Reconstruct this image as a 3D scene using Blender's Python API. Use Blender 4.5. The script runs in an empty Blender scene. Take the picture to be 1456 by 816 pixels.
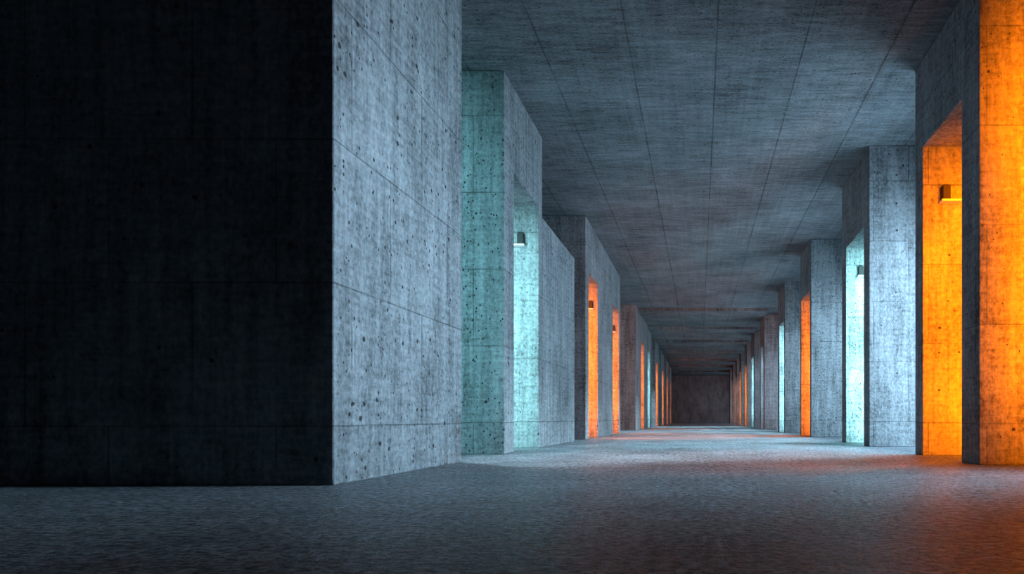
import bpy, bmesh, math, random
from mathutils import Vector
random.seed(4)
S = bpy.context.scene
S.view_settings.view_transform = 'Standard'
S.view_settings.look = 'None'
C = 0.70; F = 900.0
XL, XR, H, YE = -3.82, 4.22, 7.5, 100.0
W = 2.6            # lateral width of the piers
XO = 7.2           # outer walls

# ---------------------------------------------------------------- materials
def concrete(name, kind='wall', lo=0.10, hi=0.42, tint=(0.91, 1.0, 1.06)):
    m = bpy.data.materials.new(name); m.use_nodes = True
    nt = m.node_tree; N = nt.nodes; L = nt.links
    bs = N['Principled BSDF']; bs.inputs['Roughness'].default_value = 0.8 if kind != 'floor' else .45
    bs.inputs['Specular IOR Level'].default_value = 0.3 if kind != 'floor' else .55
    tc = N.new('ShaderNodeTexCoord'); P = tc.outputs['Object']
    def mapping(sc):
        mp = N.new('ShaderNodeMapping'); mp.inputs['Scale'].default_value = sc
        L.new(P, mp.inputs[0]); return mp.outputs[0]
    def noise(sc, scale, det=6, rough=0.6):
        n = N.new('ShaderNodeTexNoise'); n.inputs['Scale'].default_value = scale
        n.inputs['Detail'].default_value = det; n.inputs['Roughness'].default_value = rough
        L.new(mapping(sc), n.inputs['Vector']); return n.outputs['Fac']
    def math_(op, a, b=None, c=None, clamp=False):
        n = N.new('ShaderNodeMath'); n.operation = op; n.use_clamp = clamp
        for i, v in enumerate((a, b, c)):
            if v is None: continue
            if isinstance(v, (int, float)): n.inputs[i].default_value = v
            else: L.new(v, n.inputs[i])
        return n.outputs[0]
    def ramp(v, a, b, x=0.0, y=1.0):
        n = N.new('ShaderNodeMapRange'); n.clamp = True
        L.new(v, n.inputs[0])
        for i, q in zip((1, 2, 3, 4), (a, b, x, y)): n.inputs[i].default_value = q
        return n.outputs[0]
    if kind == 'wall':
        big = noise((1, 1, 0.7), 0.9, 4); streak = noise((7, 7, 0.5), 1.0, 5, .7); fine = noise((1, 1, .8), 16, 8, .72)
        hs = noise((1.2, 1.2, 9), 1.6, 6, .7)
        wts = (.20, .26, .36, .18)
    elif kind == 'ceil':
        big = noise((0.6, 0.8, 1), 0.9, 5); streak = noise((1.2, 9, 1), 1.4, 8, .75); fine = noise((8, 30, 1), 1.6, 10, .9)
        hs = noise((9, 0.3, 1), 1.0, 4, .6)
        wts = (.14, .26, .54, .06)
    else:
        big = noise((1, 1, 1), 0.6, 5); streak = noise((1, 2.2, 1), 1.6, 8, .7); fine = noise((1, 1.3, 1), 14, 9, .8)
        hs = noise((1, 1.2, 1), 15, 6, .72)
        wts = (.22, .24, .34, .20)
    v = math_('MULTIPLY', big, wts[0])
    for o, w in zip((streak, fine, hs), wts[1:]): v = math_('MULTIPLY_ADD', o, w, v)
    v = ramp(v, .40, .60) if kind == 'wall' else ramp(v, .42, .58)
    # pits
    vo = N.new('ShaderNodeTexVoronoi'); vo.inputs['Scale'].default_value = 5.5 if kind == 'wall' else 7
    wob = noise((1, 1, 1), 9, 3)
    L.new(mapping((1, 1, 1)), vo.inputs['Vector'])
    sp = N.new('ShaderNodeSeparateColor'); L.new(vo.outputs['Color'], sp.inputs[0])
    rad = math_('MULTIPLY', math_('POWER', sp.outputs[0], 3.5), math_('MULTIPLY', wob, 0.34))
    pit = ramp(math_('SUBTRACT', rad, vo.outputs['Distance']), 0.0, 0.035)
    vo2 = N.new('ShaderNodeTexVoronoi'); vo2.inputs['Scale'].default_value = 19
    L.new(mapping((1, 1, .8)), vo2.inputs['Vector'])
    sp2 = N.new('ShaderNodeSeparateColor'); L.new(vo2.outputs['Color'], sp2.inputs[0])
    rad2 = math_('MULTIPLY', math_('POWER', sp2.outputs[1], 4.5), 0.36)
    pit2 = ramp(math_('SUBTRACT', rad2, vo2.outputs['Distance']), 0.0, 0.05)
    pits = math_('MAXIMUM', pit, pit2)
    # panel joints
    br = N.new('ShaderNodeTexBrick'); br.inputs['Scale'].default_value = 1.0
    br.inputs['Mortar Smooth'].default_value = 0.3; br.inputs['Color1'].default_value = (1, 1, 1, 1)
    br.inputs['Color2'].default_value = (.88, .88, .88, 1); br.inputs['Mortar'].default_value = (.95, .95, .95, 1)
    br.inputs['Mortar Size'].default_value = 0.010 if kind == 'wall' else .020
    sx = N.new('ShaderNodeSeparateXYZ'); L.new(P, sx.inputs[0])
    cb = N.new('ShaderNodeCombineXYZ')
    if kind == 'wall':
        g = N.new('ShaderNodeNewGeometry'); sn = N.new('ShaderNodeSeparateXYZ'); L.new(g.outputs['True Normal'], sn.inputs[0])
        isy = math_('GREATER_THAN', math_('ABSOLUTE', sn.outputs[1]), 0.5)
        u = math_('ADD', math_('MULTIPLY', sx.outputs[0], isy), math_('MULTIPLY', sx.outputs[1], math_('SUBTRACT', 1.0, isy)))
        L.new(math_('ADD', u, 40.3), cb.inputs[0]); L.new(math_('ADD', sx.outputs[2], 0.88), cb.inputs[1])
        br.inputs['Brick Width'].default_value = 1.75; br.inputs['Row Height'].default_value = 1.5
    elif kind == 'ceil':
        L.new(sx.outputs[1], cb.inputs[0]); L.new(math_('ADD', sx.outputs[0], 16.0 - 0.30), cb.inputs[1])
        br.inputs['Brick Width'].default_value = 60.0; br.inputs['Row Height'].default_value = 1.6
    else:
        L.new(sx.outputs[0], cb.inputs[0]); L.new(sx.outputs[1], cb.inputs[1])
        br.inputs['Brick Width'].default_value = 400; br.inputs['Row Height'].default_value = 400
    L.new(cb.outputs[0], br.inputs['Vector'])
    joint = math_('MULTIPLY', br.outputs['Fac'], ramp(noise((1, 1, 1), 1.3, 5, .7), .40, .58, .4, 1.0))
    val = math_('MULTIPLY_ADD', v, hi - lo, lo)
    val = math_('MULTIPLY', val, math_('MULTIPLY_ADD', pits, -.85 if kind != 'floor' else -.4, 1.0))
    val = math_('MULTIPLY', val, math_('MULTIPLY_ADD', joint, -.55, 1.0))
    if kind == 'floor':
        val = math_('MULTIPLY', val, ramp(hs, .41, .52, .05, 1.0))
    rgb = N.new('ShaderNodeSeparateColor'); L.new(br.outputs['Color'], rgb.inputs[0])
    val = math_('MULTIPLY', val, rgb.outputs[0])
    cc = N.new('ShaderNodeCombineColor')
    for i in range(3): L.new(math_('MULTIPLY', val, tint[i]), cc.inputs[i])
    L.new(cc.outputs[0], bs.inputs['Base Color'])
    # bump
    hgt = math_('MULTIPLY', fine, 0.7)
    hgt = math_('MULTIPLY_ADD', streak, 0.35, hgt)
    hgt = math_('MULTIPLY_ADD', pits, -0.6, hgt)
    hgt = math_('MULTIPLY_ADD', joint, -0.6, hgt)
    if kind == 'floor':
        hgt = math_('MULTIPLY_ADD', ramp(hs, .38, .6), 2.0, hgt)
    bp = N.new('ShaderNodeBump'); bp.inputs['Strength'].default_value = 1.0
    bp.inputs['Distance'].default_value = {'wall': .035, 'ceil': .035, 'floor': .07}[kind]
    L.new(hgt, bp.inputs['Height']); L.new(bp.outputs[0], bs.inputs['Normal'])
    return m
M_wall = concrete('board_formed_concrete', 'wall', .07, .42)
M_ceil = concrete('ceiling_concrete', 'ceil', .015, .35, (.86, 1.0, 1.08))
M_floor = concrete('rough_floor_concrete', 'floor', .16, .88, (.84, 1.0, 1.13))
def plain(name, col, rough=.5, metal=0.0):
    m = bpy.data.materials.new(name); m.use_nodes = True
    b = m.node_tree.nodes['Principled BSDF']; n = m.node_tree.nodes.new('ShaderNodeTexNoise'); n.inputs['Scale'].default_value = 40
    r = m.node_tree.nodes.new('ShaderNodeMapRange'); r.inputs[3].default_value = rough - .1; r.inputs[4].default_value = rough + .1
    m.node_tree.links.new(n.outputs['Fac'], r.inputs[0]); m.node_tree.links.new(r.outputs[0], b.inputs['Roughness'])
    b.inputs['Base Color'].default_value = (*col, 1); b.inputs['Metallic'].default_value = metal
    return m
M_black = plain('black_powder_coat', (.006, .006, .007), .7)
M_plate = plain('pale_metal_bracket', (.6, .6, .6), .4)

# ---------------------------------------------------------------- mesh helpers
def finish(name, bm, mat, bevel=0.0, parent=None):
    bmesh.ops.recalc_face_normals(bm, faces=bm.faces)
    me = bpy.data.meshes.new(name); bm.to_mesh(me); bm.free()
    for mm in (mat if isinstance(mat, (list, tuple)) else [mat]): me.materials.append(mm)
    o = bpy.data.objects.new(name, me); S.collection.objects.link(o)
    if bevel:
        b = o.modifiers.new('edge_wear', 'BEVEL'); b.width = bevel; b.segments = 2; b.limit_method = 'ANGLE'
    if parent: o.parent = parent
    return o
def addbox(bm, x0, x1, y0, y1, z0, z1, mi=0):
    vs = [bm.verts.new(p) for p in ((x0,y0,z0),(x1,y0,z0),(x1,y1,z0),(x0,y1,z0),(x0,y0,z1),(x1,y0,z1),(x1,y1,z1),(x0,y1,z1))]
    for f in ((0,3,2,1),(4,5,6,7),(0,1,5,4),(1,2,6,5),(2,3,7,6),(3,0,4,7)):
        bm.faces.new([vs[i] for i in f]).material_index = mi
def box(name, x0, x1, y0, y1, z0, z1, mat, bevel=0, parent=None):
    bm = bmesh.new(); addbox(bm, x0, x1, y0, y1, z0, z1); return finish(name, bm, mat, bevel, parent)
def pier(name, x0, x1, y0, y1, opens, oh, h=H - .001, mat=None):
    pts = [(y0, 0)]
    for a, b in opens: pts += [(a, 0), (a, oh), (b, oh), (b, 0)]
    pts += [(y1, 0), (y1, h), (y0, h)]
    bm = bmesh.new()
    f = bm.faces.new([bm.verts.new((x0, y, z)) for y, z in pts])
    r = bmesh.ops.extrude_face_region(bm, geom=[f])
    bmesh.ops.translate(bm, vec=(x1 - x0, 0, 0), verts=[g for g in r['geom'] if isinstance(g, bmesh.types.BMVert)])
    return finish(name, bm, mat or M_wall, 0.018)
COL = {'o': (1.0, .165, .0), 't': (.42, .92, .98), 'c': (.50, .78, 1.0), 'T': (.26, .74, .82), 'w': (.60, .86, 1.0)}
def area(name, loc, direction, sx, sy, power, col, parent=None, spread=180):
    l = bpy.data.lights.new(name, 'AREA'); l.shape = 'RECTANGLE'; l.size = sx; l.size_y = sy
    l.energy = power; l.color = COL[col]; l.spread = math.radians(spread)
    o = bpy.data.objects.new(name, l); S.collection.objects.link(o)
    o.location = loc; o.rotation_euler = Vector(direction).to_track_quat('-Z', 'Y').to_euler()
    if parent: o.parent = parent
    return o
def washer(x0, x1, y, z0, z1, power, col, spread=180, parent=None):
    """unseen fill light added with a flat black housing on a face, light shining towards +Y"""
    h = box('added_washer', x0, x1, y, y + .06, z0, z1, M_black, .01, parent)
    area('added_wash', ((x0 + x1) / 2, y + .075, (z0 + z1) / 2), (0, 1, 0), x1 - x0 - .04, z1 - z0 - .04, power, col, h, spread)
def sconce(x, y, side, parent=None):
    """bracket lamp on the far jamb: dark body above a thin pale ledge"""
    bm = bmesh.new(); s = side
    def bx(a, b, *r, mi=0): addbox(bm, min(x + s*a, x + s*b), max(x + s*a, x + s*b), *r, mi)
    bx(-.07, .07, y - .16, y - .002, 4.80, 5.06, mi=0)
    bx(-.05, .05, y - .13, y - .03, 5.06, 5.09, mi=0)
    bx(-.10, .34, y - .18, y - .002, 4.76, 4.80, mi=1)
    finish('bracket_lamp', bm, [M_black, M_plate], .006, parent)
def spot(x, y, z, power, col, cone, aim, parent, r=.14, blend=.7):
    """added spot in a small black can below a concrete soffit at height z"""
    bm = bmesh.new(); bmesh.ops.create_cone(bm, cap_ends=True, segments=24, radius1=r, radius2=r, depth=.24)
    bmesh.ops.translate(bm, vec=(x, y, z - .12), verts=bm.verts)
    dl = finish('added_downlight', bm, M_black, .01, parent)
    l = bpy.data.lights.new('added_beam', 'SPOT'); l.energy = power; l.color = COL[col]; l.spot_size = math.radians(cone); l.spot_blend = blend; l.shadow_soft_size = .12
    o = bpy.data.objects.new('added_beam', l); S.collection.objects.link(o); o.location = (x, y, z - .27)
    o.rotation_euler = Vector((aim[0], aim[1], -1)).to_track_quat('-Z', 'Y').to_euler(); o.parent = dl

# ---------------------------------------------------------------- shell
box('floor', -14, 14, -6, YE + .5, -.3, 0, M_floor)
CEIL = box('ceiling', -14, 14, -6, YE + .5, H, H + .3, M_ceil)
box('wall_back', -XO - .3, XO + .3, YE, YE + .4, 0, H, M_wall)
WR = box('wall_right', XO, XO + .3, 1.5, YE, 0, H, M_wall)
box('wall_left', -XO - .3, -XO, 10.17, YE, 0, H, M_wall)
for yb in (39, 47, 55, 63.5, 72, 81, 90):
    box('downstand_beam', XL + .01, XR - .01, yb, yb + 2.2, H - .18, H, M_ceil, 0, CEIL)

BLK = pier('concrete_block', -13.5, XL, 6.61, 10.17, [], 0)

# piers: y0,y1,[(a,b,colour,power,spread)], opening height
left = [(12.37, 15.35, [(13.02, 15.01, 't', 140, 90)], 5.74),
        (21.2, 30.4, [(21.76, 23.7, 'o', 360, 95), (27.8, 29.9, 'o', 330, 95)], 5.74),
        (37.8, 50.0, [(41.2, 43.4, 'o', 260, 90), (46.4, 48.6, 't', 130, 90)], 5.74),
        (54.0, 59.0, [(55.2, 57.6, 'o', 240, 80)], 5.74),
        (63.0, 68.0, [(64.2, 66.6, 'o', 220, 80)], 5.74),
        (72.0, 77.0, [(73.2, 75.6, 'o', 140, 70)], 5.74),
        (81.0, 85.0, [(82.0, 84.2, 'o', 70, 60)], 5.74)]
right = [(9.54, 12.41, [(10.21, 11.98, 'o', 320, 90)], 5.84),
         (15.76, 18.8, [(16.3, 18.26, 't', 330, 90)], 5.62),
         (24.0, 26.6, [(24.25, 26.35, 'o', 300, 100)], 5.60),
         (31.4, 34.2, [(31.7, 33.6, 't', 260, 90)], 5.6),
         (41.3, 44.3, [(42.0, 43.8, 'c', 80, 90)], 5.6),
         (49.0, 52.0, [(49.6, 51.6, 't', 200, 90)], 5.6),
         (56.5, 59.5, [(57.1, 59.1, 'o', 260, 80)], 5.6),
         (64.5, 67.5, [(65.1, 67.1, 'o', 240, 80)], 5.6),
         (72.0, 75.0, [(72.6, 74.6, 'o', 140, 70)], 5.6),
         (80.0, 83.0, [(80.6, 82.6, 'o', 70, 60)], 5.6),
         (88.0, 91.0, [], 5.6)]
SP = {'o': 4200, 't': 2200, 'c': 1500}
for s, X, rows in ((-1, XL, left), (1, XR, right)):
    for y0, y1, ops, oh in rows:
        x0, x1 = sorted((X, X + s * W))
        p_ = pier('concrete_pier', x0, x1, y0, y1, [(o[0], o[1]) for o in ops], oh)
        for a, b, c, p, sp_ in ops:
            wa, wb = sorted((X + s * .2, X + s * 1.4))
            washer(wa, wb, a, .1, 5.5 if y0 < 10 else 5.2, p, c, sp_, p_)
            if y0 < (25 if s < 0 else 20): sconce(X + s * (.40 if y0 < 20 else .25), b, s, p_)
            if y0 < 50:
                k = (.9 if y0 < 10 else .45 if y0 < 13 else 1) * (1 if y0 < 20 else 1.5)
                # wide near the camera, a tighter throw for the deeper passages
                spot(X + s * .9, (a + b) / 2, oh, SP[c] * k, c, 62 if y0 < 20 else 46, (-s * .60, 0), p_, .09)  # added spot, throws the passage colour onto the hall floor
P0 = pier('concrete_pier', XR + .1, XR + W, 1.6, 4.9, [], 0)
pier('low_concrete_partition', XL - .5, XL, 15.37, 19.3, [], 0, h=5.58)

def flood(y0, y1, power, col='c', spread=180, z1=5.6, tilt=-.18):
    """tall floodlight panel on the outer wall, put in unseen to light the hall, tipped down"""
    d = Vector((-1, 0, tilt)); hh = z1 - .6; zc = .3 + hh / 2; yc = (y0 + y1) / 2
    bm = bmesh.new(); addbox(bm, -(y1 - y0) / 2, (y1 - y0) / 2, -hh / 2, hh / 2, 0.02, .10)
    h = finish('added_flood', bm, M_black, .01, WR)
    h.location = (XO - .22 - abs(tilt) * hh / 2, yc, zc); h.rotation_euler = d.to_track_quat('-Z', 'Y').to_euler()
    l = bpy.data.lights.new('added_flood_light', 'AREA'); l.shape = 'RECTANGLE'; l.size = y1 - y0 - .05; l.size_y = hh - .05
    l.energy = power; l.color = COL[col]; l.spread = math.radians(spread)
    o = bpy.data.objects.new('added_flood_light', l); S.collection.objects.link(o); o.parent = h
flood(6.8, 8.2, 260, spread=65, tilt=0, z1=4.8)
flood(12.7, 15.4, 780)
flood(19.3, 23.5, 560)
flood(27.2, 30.8, 360)
flood(35, 40.5, 380)
for a, b in ((45, 48.4), (52.6, 56), (60, 64), (68, 71.5), (76, 79.5), (84, 87.5), (91.5, 96)):
    flood(a, b, 190)
washer(XL - 2.6, XL - .3, 10.17, .2, 6.6, 115, 'T', 130, BLK)
washer(XR + .9, XR + 2.4, 4.9, .6, 6.6, 760, 'o', 45, P0)
# ceiling spots added in the side bays to brighten the floor
spot(5.2, 7.9, H, 3200, 'o', 42, (0, .12), CEIL)
for y, p in ((14.2, 9500), (21.4, 12000), (29.0, 8000), (38.0, 10000), (54.5, 7000)):
    spot(5.2, y, H, p, 'w', 60, (-.66, 0), CEIL)
for y, p, c, cone in ((11.25, 6500, 'w', 34), (34.0, 7000, 'w', 60), (52.0, 7000, 'w', 60)):
    spot(-5.0, y, H, p, c, cone, (.35, -.04), CEIL)

# ---------------------------------------------------------------- world / camera
w = bpy.data.worlds.new('dusk_sky'); S.world = w; w.use_nodes = True
w.node_tree.nodes['Background'].inputs[0].default_value = (.32, .50, .76, 1)
w.node_tree.nodes['Background'].inputs[1].default_value = 0.024
cam = bpy.data.cameras.new('camera'); co = bpy.data.objects.new('camera', cam); S.collection.objects.link(co)
co.location = (0, 0, C); co.rotation_euler = (math.pi / 2, 0, 0)
cam.sensor_width = 36; cam.lens = 36 * F / 1456
cam.shift_x = -(995 - 728) / 1456; cam.shift_y = (595 - 408) / 1456
cam.clip_end = 300
S.camera = co
